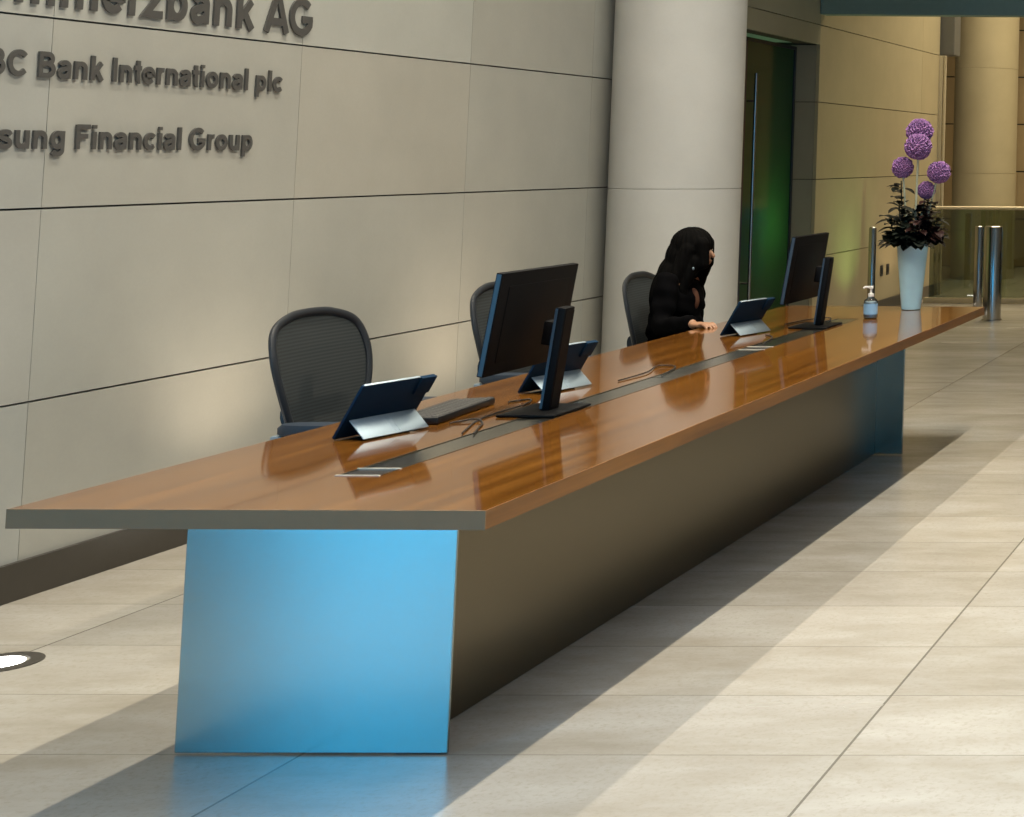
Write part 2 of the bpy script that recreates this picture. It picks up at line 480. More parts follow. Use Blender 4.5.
# glass balustrade
t = thing('glass_balustrade', 'waist-high clear glass balustrade with slim metal handrail at the far end of the floor', 'balustrade', (0,17.8,0))
bm = B(); box(bm, -4.55, 4.6, -.006, .006, .06, 1.02)
obj('glass_panel', bm, 'glass', t, False)
bm = B(); tube(bm, [(-4.66, 0, 1.04), (4.6, 0, 1.04)], .018, 12); obj('handrail', bm, 'brass', t)
bm = B(); box(bm, -4.6, 4.6, -.05, .05, 0, .06, .006); obj('base_rail', bm, 'brass', t)

# steel bollards
def bollard(x, y, r, h, label):
    t = thing('steel_bollard', label, 'bollard', (x,y,0), 0, 'polished steel bollards')
    bm = B(); lathe(bm, [(r+.0, .012), (r, h-.02), (r-.004, h-.006), (r-.012, h)], n=32); obj('post', bm, 'steel', t)
    bm = B(); lathe(bm, [(r+.012, 0), (r+.012, .008), (r+.004, .012)], n=32); obj('base_ring', bm, 'steel', t)
bollard(-3.46, 15.97, .088, .921, 'thickest steel bollard, in front of the glass balustrade')
bollard(-3.88, 17.2, .046, .868, 'slim steel bollard just left of the thick bollard')
bollard(-4.60, 15.8, .036, .912, 'thin steel bollard against the stone wall behind the sanitiser bottle')

# wall sockets
for y, lab in ((16.62, 'small dark wall outlet low on the far wall, left of the pair'), (16.84, 'small dark wall outlet low on the far wall, right of the pair')):
    t = thing('wall_outlet', lab, 'outlet', (WX, y, .43), 0, 'outlets low on the far wall')
    bm = B(); box(bm, 0, .008, -.045, .045, -.055, .055, .002); obj('plate', bm, 'skirting', t)
    bm = B(); box(bm, .008, .012, -.02, .02, -.03, .03, .001); obj('socket', bm, 'black', t)

# floor uplights along the wall
def uplight(x, y, label, r=.11):
    t = thing('floor_uplight', label, 'floor light', (x,y,0), 0, 'round uplights sunk in the floor by the wall')
    bm = B()
    rings = [[(rr*math.cos(2*PI*i/40), rr*math.sin(2*PI*i/40), z) for i in range(40)] for rr, z in ((r,0.0),(r,.003),(r-.005,.005),(.074,.005),(.072,.002),(.072,.0005))]
    ring_loft(bm, rings, cap=False); obj('bezel', bm, 'skirting', t)
    bm = B(); lathe(bm, [(.072, .001), (.06, .004), (.0005, .0045)], -.012, 0, n=32); obj('lens', bm, 'lens', t)
    return t
uplight(-4.19, 5.20, 'lit round floor uplight at the left edge near the dark skirting')
UPL = [6.9, 8.6, 10.2, 15.45, 16.85]
for i, y in enumerate(UPL):
    uplight(-4.28, y, ['round floor uplight behind the nearest chair', 'round floor uplight behind the middle chair', 'round floor uplight at the foot of the near column',
                      'round floor uplight at the wall beyond the green door', 'round floor uplight under the wall outlets'][i])

# ------------------------------------------------------------------ wall lettering
def arc(cx, cy, rx, ry, a0, a1, n=14):
    return [(cx+rx*math.cos(math.radians(a0+(a1-a0)*k/n)), cy+ry*math.sin(math.radians(a0+(a1-a0)*k/n))) for k in range(n+1)]
def spl(*p): return [(q.x, q.y) for q in catmull([(a, b, 0) for a, b in p], 5)]
XH = .725
GL = {   # advance width, strokes (centre lines) in units of the cap height
 'n': (.853, [[(.19,0),(.19,XH)], arc(.42,.42,.23,.215,180,0)+[(.65,0)]]),
 'm': (1.24, [[(.19,0),(.19,XH)], arc(.405,.43,.215,.205,180,0)+[(.62,0)], arc(.835,.43,.215,.205,180,0)+[(1.05,0)]]),
 'u': (.853, [[(.65,XH),(.65,0)], [(.19,XH)]+arc(.42,.305,.23,.215,180,360)]),
 'o': (.853, [arc(.4265,.3625,.27,.275,0,360,24)]),
 'e': (.776, [[(.16,.36),(.645,.36)]+arc(.39,.3625,.255,.275,5,318,20)]),
 'c': (.776, [arc(.41,.3625,.27,.275,42,318,18)]),
 'a': (.776, [arc(.37,.49,.22,.145,165,0,10)+[(.59,0)], spl((.59,.42),(.35,.38),(.17,.30),(.155,.18),(.24,.085),(.38,.085),(.52,.14),(.59,.25))]),
 'b': (.853, [[(.19,0),(.19,1)], arc(.43,.3625,.24,.275,0,360,22)]),
 'p': (.853, [[(.19,-.28),(.19,XH)], arc(.43,.3625,.24,.275,0,360,22)]),
 'g': (.853, [arc(.42,.3625,.24,.275,0,360,22), [(.66,XH)]+arc(.42,-.05,.24,.15,0,-155,12)]),
 'i': (.388, [[(.194,0),(.194,XH)], [(.194,.85),(.194,1)]]),
 'l': (.388, [[(.194,0),(.194,1)]]),
 'k': (.776, [[(.19,0),(.19,1)], [(.23,.27),(.63,XH)], [(.36,.42),(.68,0)]]),
 'r': (.543, [[(.19,0),(.19,XH)], arc(.42,.42,.23,.21,180,78,8)]),
 's': (.776, [spl((.64,.53),(.55,.62),(.38,.645),(.2,.60),(.165,.51),(.25,.42),(.4,.37),(.57,.31),(.625,.21),(.55,.11),(.38,.08),(.2,.11),(.13,.2))]),
 't': (.465, [[(.24,.95),(.24,.20)]+arc(.34,.19,.10,.11,180,280,6), [(.04,.64),(.42,.64)]]),
 'z': (.70, [[(.08,.64),(.60,.64),(.10,.085),(.64,.085)]]),
 'A': (1.0, [[(.09,0),(.46,.96)], [(.91,0),(.54,.96)], [(.25,.29),(.75,.29)], [(.44,.93),(.56,.93)]]),
 'B': (1.0, [[(.2,0),(.2,1)], [(.2,.915)]+arc(.52,.73,.22,.185,90,-90,12)+[(.2,.545)], [(.52,.545)]+arc(.55,.315,.26,.23,90,-90,12)+[(.2,.085)]]),
 'C': (1.0, [arc(.54,.5,.40,.415,42,318,24)]),
 'G': (1.086, [arc(.53,.5,.41,.415,45,330,24)+[(.90,.46)], [(.56,.44),(.985,.44)]]),
 'F': (.853, [[(.2,0),(.2,1)], [(.2,.915),(.80,.915)], [(.2,.53),(.70,.53)]]),
 'I': (.388, [[(.194,0),(.194,1)]]),
 'S': (.93, [spl((.78,.74),(.68,.87),(.46,.915),(.24,.86),(.18,.73),(.28,.60),(.48,.52),(.70,.43),(.78,.27),(.68,.13),(.46,.085),(.22,.13),(.12,.29))]),
 'M': (1.163, [[(.2,0),(.2,1)], [(.96,0),(.96,1)], [(.22,.96),(.58,.06),(.94,.96)]]),
 ' ': (.388, [])}
def ribbon(bm, pts, hw, tf):
    P = [Vector(p) for p in pts]; closed = (P[0]-P[-1]).length < 1e-4
    if closed: P = P[:-1]
    n = len(P); L_, R_ = [], []
    for i, p in enumerate(P):
        a = P[(i-1) % n] if closed else P[max(i-1, 0)]; b = P[(i+1) % n] if closed else P[min(i+1, n-1)]
        d1 = (p-a).normalized() if (p-a).length > 1e-6 else (b-p).normalized(); d2 = (b-p).normalized() if (b-p).length > 1e-6 else d1
        d = (d1+d2); d = d.normalized() if d.length > .2 else d2
        k = 1/max(.45, abs(d.dot(d2))); m_ = Vector((-d.y, d.x))*hw*k
        L_.append(p+m_); R_.append(p-m_)
    fr = [[bm.verts.new(tf(q.x, q.y, z)) for q in S] for z in (0, 1) for S in (L_, R_)]
    m = n if closed else n-1
    for i in range(m):
        j = (i+1) % n; l0, r0, l1, r1 = fr
        for q in ((l1[i],r1[i],r1[j],l1[j]), (l0[i],l0[j],r0[j],r0[i]), (l0[i],l1[i],l1[j],l0[j]), (r0[i],r0[j],r1[j],r1[i])): bm.faces.new(q)
    if not closed:
        for i in (0, n-1): bm.faces.new([f_[i] for f_ in (fr[0], fr[1], fr[3], fr[2])])
def letters_line(name, text, anchor_i, ya, yb, zbase, cap, label):
    """text runs along +y on the wall; glyph anchor_i starts at y=ya, the line ends at y=yb."""
    xs = [0]
    for ch in text: xs.append(xs[-1]+GL[ch][0])
    left = xs[anchor_i]+.10; right = xs[-1]-.10; sx = (yb-ya)/(right-left)
    t = thing(name, label, 'sign', (WX, ya, zbase))
    for i, ch in enumerate(text):
        if ch == ' ': continue
        bm = B()
        for k, st in enumerate(GL[ch][1]):
            ribbon(bm, st, .098, lambda x, y, z: (.002 + z*(.0075+.0001*k), (x+xs[i]-left)*sx, y*cap))
        obj('letter', bm, 'letter', t, smooth=False)
    return t
letters_line('wall_lettering', 'Commerzbank AG', 6, 6.368, 7.385, 2.128, .168, 'top line of raised dark grey wall lettering, the largest, ending in AG')
letters_line('wall_lettering', 'SMBC Bank International plc', 5, 5.868, 7.20, 1.866, .093, 'middle line of raised dark grey wall lettering, ending in plc')
letters_line('wall_lettering', 'Samsung Financial Group', 8, 6.060, 7.025, 1.606, .092, 'lowest line of raised dark grey wall lettering, ending in Group')

# ------------------------------------------------------------------ reception desk
DZ = .74; X0, X1, Y0, Y1 = -3.206, -2.065, 3.967, 9.335
desk = thing('reception_desk', 'long reception desk with glossy reddish wood top and metal panels standing on the stone floor', 'desk', (0,0,0))
bm = B()
# wood top with the cable channel cut out: four boards round the channel
cx0, cx1, cy0, cy1 = -2.682, -2.568, 4.385, 8.62
T0 = DZ-.045
box(bm, X0, cx0, Y0+.004, Y1-.004, T0, DZ)
box(bm, cx1, X1-.004, Y0+.004, Y1-.004, T0, DZ)
box(bm, cx0, cx1, Y0+.004, cy0, T0, DZ); box(bm, cx0, cx1, cy1, Y1-.004, T0, DZ)
obj('wood_top', bm, 'wood', desk, False)
for y in (Y0, Y1-.004):
    bm = B(); box(bm, X0, X1, y, y+.004, T0-.0005, DZ+.0005); obj('end_cap', bm, 'edge', desk, False)['label'] = 'taupe metal end strip'
bm = B(); box(bm, X1-.004, X1, Y0+.004, Y1-.004, T0, DZ); obj('front_edge', bm, 'wood_edge', desk, False)
bm = B(); box(bm, cx0, cx1, cy0, cy1, T0, DZ-.012)
box(bm, cx0, cx0+.004, cy0, cy1, DZ-.012, DZ+.001); box(bm, cx1-.004, cx1, cy0, cy1, DZ-.012, DZ+.001)
obj('cable_channel', bm, 'channel', desk, False)
segs = [(4.393,4.48,'lid'),(4.487,6.32,'channel'),(6.33,7.22,'channel'),(7.235,7.33,'lid'),(7.34,8.0,'channel'),(8.01,8.61,'channel')]
for a, b, mm in segs:
    bm = B(); box(bm, cx0+.005, cx1-.005, a, b, DZ-.012, DZ-.001, .0008); obj('channel_lid', bm, mm, desk, False)
for y in (4.385, 4.482, 7.228, 7.332):
    bm = B(); box(bm, cx0-.002, cx1+.002, y-.004, y+.004, DZ-.002, DZ+.0025, .0008); obj('lid_edge', bm, 'lidedge', desk, False)
bm = B(); box(bm, -3.10, -2.38, 4.434, 4.442, .004, T0-.001, .0015); p = obj('end_panel', bm, 'steel_end', desk, False); p['label'] = 'wide satin steel end panel'
bm = B(); box(bm, -3.10, -2.365, 8.777, 8.795, .004, T0-.001, .0015); p = obj('end_panel', bm, 'steel_end', desk, False); p['label'] = 'satin steel end panel'
bm = B(); box(bm, -2.53, -2.512, 4.443, 8.776, .004, T0-.001, .001); p = obj('long_panel', bm, 'bronze', desk, False); p['label'] = 'long bronze-grey metal front panel'

# ------------------------------------------------------------------ office chairs
def bez_outline(w_top, w_bot, h, n=72):
    """closed outline of the chair back in (y,z), wide rounded shoulders, narrow waist"""
    ctrl = [(0,h),(.42*w_top,h*.985),(.86*w_top,h*.90),(w_top,h*.72),(.97*w_top,h*.52),(.84*w_top,h*.30),(.66*w_top,h*.12),(w_bot,0)]
    right = catmull([(a, b, 0) for a, b in ctrl], 8)
    pts = [(p.x, p.y) for p in right]
    left = [(-x, z) for x, z in reversed(pts[1:])]
    return pts + left
def back_x(z, y=0):          # recline and curve of the back, local z above back bottom
    return -.205 - .17*z - .05*math.sin(min(1, max(0, z/.46))*PI)*-1*.3 + .45*y*y*0.6
def make_chair(label):
    t = thing('office_chair', label, 'chair', (0,0,0), 0, 'mesh office chairs behind the desk')
    zb = .545; h = .48
    ol = bez_outline(.262, .13, h)
    n = len(ol)
    # frame tube
    bm = B()
    loop = [Vector((back_x(z, y), y, zb+z)) for y, z in ol]
    rings = []
    for i, p in enumerate(loop):
        d = (loop[(i+1)%n]-loop[i-1]).normalized(); s = Vector((1,0,0)); s = (s-d*s.dot(d)).normalized(); q = d.cross(s)
        rings.append([p + s*math.cos(2*PI*k/10)*.011 + q*math.sin(2*PI*k/10)*.016 for k in range(10)])
    ring_loft(bm, rings, cap=False, closed=True)
    obj('back_frame', bm, 'chairframe', t)
    # mesh web (grid clipped to outline)
    bm = B(); rows = 22; cols = 14; grid = []
    def halfw(z):
        best = 0
        for (ya, za), (yb, zb_) in zip(ol[:n//2], ol[1:n//2+1]):
            if (za-z)*(zb_-z) <= 0 and za != zb_: best = max(best, ya+(yb-ya)*(z-za)/(zb_-za))
        return best
    for i in range(rows+1):
        z = .004 + (h-.010)*i/rows; w = max(.02, halfw(z)-.004)
        grid.append([bm.verts.new((back_x(z, w*(2*j/cols-1)), w*(2*j/cols-1), zb+z)) for j in range(cols+1)])
    for i in range(rows):
        for j in range(cols): bm.faces.new((grid[i][j], grid[i][j+1], grid[i+1][j+1], grid[i+1][j]))
    ext = bmesh.ops.solidify(bm, geom=bm.faces[:], thickness=.003)
    obj('back_mesh', bm, 'chairmesh', t)
    # lumbar band behind the web
    bm = B(); pts = [(back_x(.14, y)-.026, y, zb+.14) for y in [(-.17+.34*k/12) for k in range(13)]]
    tube(bm, pts, .035, 10, flat=1.0)
    for v in bm.verts: v.co.x = -.255 + (v.co.x+.255)*.35
    obj('lumbar_pad', bm, 'chairframe', t)
    # spine
    bm = B(); tube(bm, [(-.05,0,.40), (-.19,0,.42), (-.262,0,.50), (-.275,0,.64), (-.285,0,.80)], [.03,.03,.026,.022,.016], 10); obj('back_spine', bm, 'chairframe', t)
    # seat
    bm = B(); rings = []
    def seat_out(s, z, xoff=0):
        out = []
        for k in range(36):
            a = 2*PI*k/36; ca, sa = math.cos(a), math.sin(a)
            x = .245*s*math.copysign(abs(ca)**.6, ca); y = .255*s*math.copysign(abs(sa)**.6, sa)*(1-.10*(x<0)*abs(x)/.245)
            drop = -.035*max(0, (x-.13)/.1)**2*.5
            out.append((x+.02+xoff, y, z+drop))
        return out
    rings = [seat_out(.90,.425), seat_out(.99,.432), seat_out(1.,.446), seat_out(.97,.458), seat_out(.85,.452), seat_out(.5,.446)]
    ring_loft(bm, rings); obj('seat', bm, 'pad', t)
    # column, mechanism
    bm = B(); box(bm, -.12, .10, -.07, .07, .37, .425, .015); obj('tilt_mechanism', bm, 'chairframe', t)
    bm = B(); lathe(bm, [(.03,.09),(.03,.24),(.018,.242),(.018,.375)], n=20); obj('gas_column', bm, 'steel', t)
    # base
    bm = B(); lathe(bm, [(.045,.07),(.05,.09),(.04,.125)], n=20); obj('hub', bm, 'chairframe', t)
    for k in range(5):
        a = 2*PI*k/5+.3; c, s = math.cos(a), math.sin(a)
        bm = B(); tube(bm, [(.03*c,.03*s,.10), (.17*c,.17*s,.095), (.30*c,.30*s,.072)], [.026,.02,.014], 10); lg = obj('leg', bm, 'chairframe', t)
        bm = B()
        for sg in (-1, 1):
            ox, oy = -s*.014*sg, c*.014*sg
            tube(bm, [(.30*c+ox*.4,.30*s+oy*.4,.028), (.30*c+ox*1.6,.30*s+oy*1.6,.028)], .028, 18)
        tube(bm, [(.30*c,.30*s,.028), (.30*c,.30*s,.072)], .008, 8)
        obj('caster', bm, 'rubber', lg)
    # arms
    for sg in (-1, 1):
        bm = B(); tube(bm, catmull([(-.20, sg*.17, .43), (-.21, sg*.25, .45), (-.18, sg*.295, .53), (-.16, sg*.30, .63)], 5), .016, 10)
        ar = obj('armrest', bm, 'chairframe', t)
        bm = B(); rings = []
        for z, s in ((.636,.86),(.644,1),(.664,1),(.676,.9)):
            rings.append([(-.045+.135*s*math.copysign(abs(math.cos(a))**.7, math.cos(a)), sg*.295+.048*s*math.copysign(abs(math.sin(a))**.8, math.sin(a)), z) for a in [2*PI*k/28 for k in range(28)]])
        ring_loft(bm, rings); obj('arm_pad', bm, 'pad', ar)
        bm = B(); box(bm, -.20, -.13, sg*.295-.02, sg*.295+.02, .60, .636, .006); obj('arm_bracket', bm, 'silver', ar)
    return t
def set_height(root, dz):
    """gas lift: everything above the lift moves, base and lift stay"""
    for c in root.children:
        if c.name.split('.')[0] not in ('leg', 'hub', 'gas_column'): c.location.z = dz
ch = make_chair('empty dark mesh office chair nearest the camera, at the left end of the desk')
ch.location = (-3.445, 5.895, 0)
c2 = dup(ch, (-3.445, 7.17, 0), 0, 'empty dark mesh office chair half hidden behind the large near monitor')
c3 = dup(ch, (-3.455, 8.62, 0), .05, 'dark mesh office chair that the person in black sits in'); set_height(c3, -.058)
# ------------------------------------------------------------------ monitors
def make_monitor(label):
    """faces -x (towards the staff); origin on the desk top at the middle of the stand"""
    t = thing('computer_monitor', label, 'monitor', (0,0,0), 0, 'black monitors seen from behind')
    tilt = Matrix.Translation((-.105, 0, .145)) @ Matrix.Rotation(math.radians(8.5), 4, 'Y')
    bm = B(); box(bm, -.012, .010, -.255, .255, 0, .335, .003, tilt); obj('housing', bm, 'monitor_black', t)
    bm = B(); box(bm, -.0135, -.0115, -.249, .249, .012, .329, 0, tilt); obj('screen', bm, 'screen', t, False)
    bm = B(); box(bm, .010, .0125, -.20, .20, .04, .29, .001, tilt); obj('back_cover', bm, 'monitor_black', t)
    bm = B(); box(bm, -.008, .006, -.2566, -.2552, .004, .331, 0, tilt); obj('side_trim', bm, 'trim_blue', t, False)
    st = Matrix.Translation((-.006,0,0)) @ Matrix.Rotation(math.radians(7.0), 4, 'Y')
    bm = B(); box(bm, -.016, .016, -.034, .034, .008, .350, .004, st); p = obj('stand', bm, 'monitor_black', t)
    bm = B(); box(bm, .0165, .0178, -.028, .028, .02, .340, .0, st); q = obj('stand_cover', bm, 'monitor_black', p)
    bm = B(); box(bm, -.0165, -.008, -.0355, -.0342, .012, .345, 0, st); obj('stand_edge', bm, 'trim_blue', p, False)
    bm = B(); box(bm, -.050, -.014, -.03, .03, .22, .30, .004, st); obj('mount', bm, 'monitor_black', t)
    bm = B(); box(bm, -.115, .075, -.13, .13, 0, .008, .003); obj('base', bm, 'monitor_black', t)
    return t
mon = make_monitor('large black monitor nearest the camera, seen from behind')
mon.location = (-2.650, 5.475, DZ+.001); mon.rotation_euler = (0,0,0)
m2 = dup(mon, (-2.645, 8.215, DZ+.001), 0, 'black monitor beyond the person, near the far end of the desk')

for c in m2.children:      # its screen is slid a little lower on the stand
    if c.name.split('.')[0] in ('housing', 'screen', 'back_cover', 'side_trim'): c.location.z = -.016

# ------------------------------------------------------------------ tablets on stands
def make_tablet(label):
    t = thing('tablet_computer', label, 'tablet', (0,0,0), 0, 'tablets on silver stands')
    a = math.radians(31.6); W2 = .135
    lean = Matrix.Translation((0, 0, .003)) @ Matrix.Rotation(a, 4, 'Y')
    bm = B(); box(bm, -.005, .005, -W2, W2, 0, .190, .003, lean); obj('body', bm, 'navy', t)
    bm = B(); box(bm, -.0062, -.0048, -W2+.009, W2-.009, .008, .182, 0, lean); obj('screen', bm, 'screen', t, False)
    bm = B(); box(bm, -.004, .004, -W2+.006, W2-.06, .1895, .1915, .0008, lean); obj('top_edge', bm, 'silver', t)
    bm = B(); box(bm, .0055, .012, W2-.06, W2-.001, .13, .192, .002, lean); obj('cover_flap', bm, 'navy', t)
    hx, hz = math.sin(a)*.064+.008, .003+math.cos(a)*.064
    d = Vector((.100-hx, 0, -hz+.003)); ang = math.atan2(-d.z, d.x)
    ks = Matrix.Translation((hx, 0, hz)) @ Matrix.Rotation(ang, 4, 'Y')
    bm = B(); box(bm, 0, d.length-.002, -W2+.015, W2-.015, -.0015, .0015, .001, ks); k = obj('kickstand', bm, 'silver', t); k['label'] = 'silver kickstand'
    bm = B(); box(bm, .004, d.length-.01, .000, .005, .0015, .0024, 0, ks); box(bm, .004, d.length-.01, .015, .019, .0015, .0024, 0, ks); obj('kickstand_rib', bm, 'silver', k, False)
    return t
tab = make_tablet('navy tablet with silver kickstand in front of the nearest chair')
tab.location = (-2.988, 5.045, DZ+.001); tab.rotation_euler = (0,0,-.26)
dup(tab, (-2.925, 6.00, DZ+.001), -.26, 'tablet with silver kickstand mostly hidden behind the near monitor')
dup(tab, (-2.928, 7.875, DZ+.001), -.26, 'dark tablet with silver kickstand by the hand of the person')

# keyboard
def make_keyboard(loc, rz, label):
    t = thing('computer_keyboard', label, 'keyboard', loc, rz)
    bm = B(); rings = [[(x,y,z) for x, y in ((-.07,-.22),(.07,-.22),(.07,.22),(-.07,.22))] for z in (0,.012)]
    box(bm, -.072, .072, -.215, .215, 0, .014, .005)
    for v in bm.verts:
        if v.co.z > .007: v.co.z += .010*max(0, v.co.x/.07)*.5+.004
    obj('case', bm, 'black', t)
    bm = B()
    for i in range(5):
        for j in range(18):
            x = -.056+i*.0255; y = -.205+j*.0235
            z0 = .0165+.003*(x/.056)
            box(bm, x-.0, x+.021, y, y+.0195, z0, z0+.006, .002, seg=1)
    obj('keys', bm, 'keycap', t)
make_keyboard((-2.965, 5.41, DZ+.001), .10, 'black keyboard between the near tablet and the near monitor')

# cables
def cable(pts, label, r=.0028):
    bm = B(); tube(bm, catmull([(x, y, DZ+z) for x, y, z in pts], 8), r, 8)
    tag(obj('desk_cable', bm, 'cable'), label, 'cable', 'thin cables on the desk')
cable([(-2.84,5.215,.004),(-2.79,5.27,.008),(-2.74,5.22,.004),(-2.70,5.12,.004),(-2.66,5.02,.004)], 'short black cable curling from the near tablet to the channel')
cable([(-2.885,5.66,.004),(-2.84,5.72,.004),(-2.80,5.60,.004),(-2.80,5.42,.004),(-2.78,5.26,.004),(-2.70,5.03,.004)], 'long dark cable running beside the channel by the near monitor')
cable([(-2.75,6.20,.004),(-2.74,6.42,.006),(-2.78,6.62,.006),(-2.70,6.60,.005),(-2.655,6.36,.004)], 'dark looping cable beside the channel past the hidden tablet')
cable([(-2.74,8.34,.004),(-2.68,8.45,.004),(-2.72,8.60,.006),(-2.80,8.50,.005),(-2.84,8.28,.004)], 'dark cable curling behind the far monitor')
cable([(-2.76,7.78,.004),(-2.70,7.70,.004),(-2.66,7.50,.004),(-2.63,7.38,.004)], 'short dark cable from the tablet of the person to the channel')

# silver phone / card reader beside the hidden tablet
t = thing('card_reader', 'small grey card reader on the desk right of the near monitor stand', 'card reader', (-2.83, 6.30, DZ+.001), .2)
# ------------------------------------------------------------------ sanitiser bottle
bpy.data.objects.remove(t)
t = thing('sanitiser_bottle', 'clear pump bottle of hand sanitiser with a blue label near the vase', 'bottle', (-2.515, 8.64, DZ+.001))
bm = B(); lathe(bm, [(.030,0),(.036,.004),(.036,.085),(.031,.098),(.014,.110),(.013,.116)], n=32); obj('bottle_body', bm, 'clear', t)
bm = B(); lathe(bm, [(.031,.004),(.0335,.006),(.0335,.080),(.029,.090)], n=32); obj('gel', bm, 'gel', t)
bm = B(); lathe(bm, [(.0364,.022),(.0364,.078)], n=32, cap=False); obj('bottle_label', bm, 'label', t)
bm = B(); lathe(bm, [(.015,.114),(.015,.130),(.006,.132),(.005,.160)], n=20); tube(bm, [(.004,0,.162),(-.03,-.01,.164),(-.036,-.012,.158)], .006, 10); lathe(bm, [(.011,.156),(.011,.168),(.008,.170)], n=16); obj('pump', bm, 'paper', t)

# ------------------------------------------------------------------ vase and flowers
VX, VY = -2.437, 9.15
t = thing('tall_vase', 'tall white tapered vase at the far end of the desk', 'vase', (VX, VY, DZ+.001))
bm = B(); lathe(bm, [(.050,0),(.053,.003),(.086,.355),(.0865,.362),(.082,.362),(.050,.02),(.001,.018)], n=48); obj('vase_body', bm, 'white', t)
ZT = DZ+.362
heads = [((920,130), .072, 1.735, .02,'top'), ((921,145), .074, 1.665, -.05,'second'), ((904,165), .060, 1.555, 0,'left'), ((939,170), .064, 1.535, .0,'right'), ((927,188), .050, 1.45, .04,'low')]
def allium(hx, hy, hz, r, label):
    t = thing('allium_flower', label, 'flower', (VX, VY, DZ+.03), 0, 'purple ball flowers in the vase')
    base = Vector((random.uniform(-.02,.02), random.uniform(-.02,.02), 0.0)); head = Vector((hx-VX, hy-VY, hz-DZ-.03))
    mid = Vector((base.x*.4+head.x*.5, base.y*.4+head.y*.5, .42))
    bm = B(); tube(bm, catmull([base, mid, head], 8), .0055, 8); obj('stem', bm, 'stem', t)
    bm = B(); n = 230
    ellipsoid(bm, head, (r*.80,)*3, None, 16, 10)
    for k in range(n):
        z = 1-2*(k+.5)/n; a = k*2.39996; q = math.sqrt(1-z*z)
        d = Vector((q*math.cos(a), q*math.sin(a), z)); c = head + d*r*random.uniform(.86,.97)
        u = d.orthogonal().normalized(); v = d.cross(u); s = r*.15
        ph = random.random()*PI
        vs = [bm.verts.new(c + d*s*.7)]
        ringv = [bm.verts.new(c + (u*math.cos(ph+2*PI*j/6) + v*math.sin(ph+2*PI*j/6))*s*(1.25 if j%2 else .55) + d*(s*.35 if j%2 else -s*.2)) for j in range(6)]
        for j in range(6): bm.faces.new((vs[0], ringv[j], ringv[(j+1)%6]))
        bm.faces.new(ringv[::-1])
    obj('blossom', bm, 'purple', t, smooth=False)
ALL = [(-2.428, 9.20, 1.742, .075, 'topmost purple ball flower, partly behind another'), (-2.410, 9.11, 1.655, .074, 'second highest purple ball flower, in front of the topmost'),
       (-2.500, 9.13, 1.538, .060, 'purple ball flower leaning furthest left'), (-2.300, 9.15, 1.512, .064, 'purple ball flower leaning furthest right'), (-2.370, 9.16, 1.41, .050, 'smallest and lowest purple ball flower, among the leaves')]
for a in ALL: allium(*a)
def branch(ang, lean, h, mat, label, nleaf=16):
    t = thing('leafy_branch', label, 'foliage', (VX, VY, DZ+.04), 0, 'dark leafy branches in the vase')
    d = Vector((math.cos(ang), math.sin(ang), 0))
    pts = catmull([Vector((0,0,0))+d*.01, d*.035+Vector((0,0,.30)), d*(.04+lean*.55)+Vector((0,0,.33+h*.5)), d*(.045+lean*.75)+Vector((0,0,.335+h*1.45))], 8)
    bm = B(); tube(bm, pts, .0035, 6); obj('twig', bm, mat, t)
    bm = B(); m = len(pts)
    for k in range(nleaf):
        f = .42+.58*(k+.5)/nleaf; p = pts[min(m-1, int(f*(m-1)))]
        a = random.random()*2*PI; L = random.uniform(.06,.095); W = L*.36
        q = Vector((math.cos(a), math.sin(a), random.uniform(-.1,.8))).normalized()
        s = q.cross(Vector((0,0,1))).normalized(); nn = s.cross(q)
        prof = [(0,0),(.25,.8),(.55,1),(.8,.7),(1,0)]
        top = []; L_ = []; R_ = []
        for u, w in prof:
            c = p + q*L*u - Vector((0,0,1))*L*.35*u*u
            L_.append(c + s*W*w + nn*W*.3*w); R_.append(c - s*W*w + nn*W*.3*w); top.append(c)
        vc = [bm.verts.new(x) for x in top]; vl = [bm.verts.new(x) for x in L_[1:-1]]; vr = [bm.verts.new(x) for x in R_[1:-1]]
        for side in (vl, vr):
            bm.faces.new((vc[0], vc[1], side[0])); bm.faces.new((vc[-1], vc[-2], side[-1]))
            for j in range(2): bm.faces.new((vc[j+1], vc[j+2], side[j+1], side[j]))
    obj('leaves', bm, mat, t)
BR = [(2.9,.05,.24,'leaf','dark leafy branch rising highest on the left side of the vase'),(2.4,.10,.14,'leaf',None),(3.3,.11,.10,'leaf',None),(4.0,.07,.16,'leaf',None),
      (5.3,.09,.10,'leafred',None),(.2,.12,.09,'leaf',None),(.9,.09,.13,'leafred',None),(1.6,.09,.12,'leaf',None),(5.9,.07,.17,'leafred',None),(0,.02,.16,'leaf',None),
      (3.0,.13,.03,'leaf',None),(0.0,.13,.02,'leaf',None),(4.6,.10,.03,'leaf',None),(5.2,.12,.0,'leaf',None),(3.8,.12,.0,'leaf',None),(6.1,.13,.05,'leafred',None)]
for a, l, h, m_, lab in BR:
    branch(a, l, h, m_, lab or ('reddish dark leafy branch in the vase' if m_ == 'leafred' else 'dark green leafy branch in the vase'), 34)

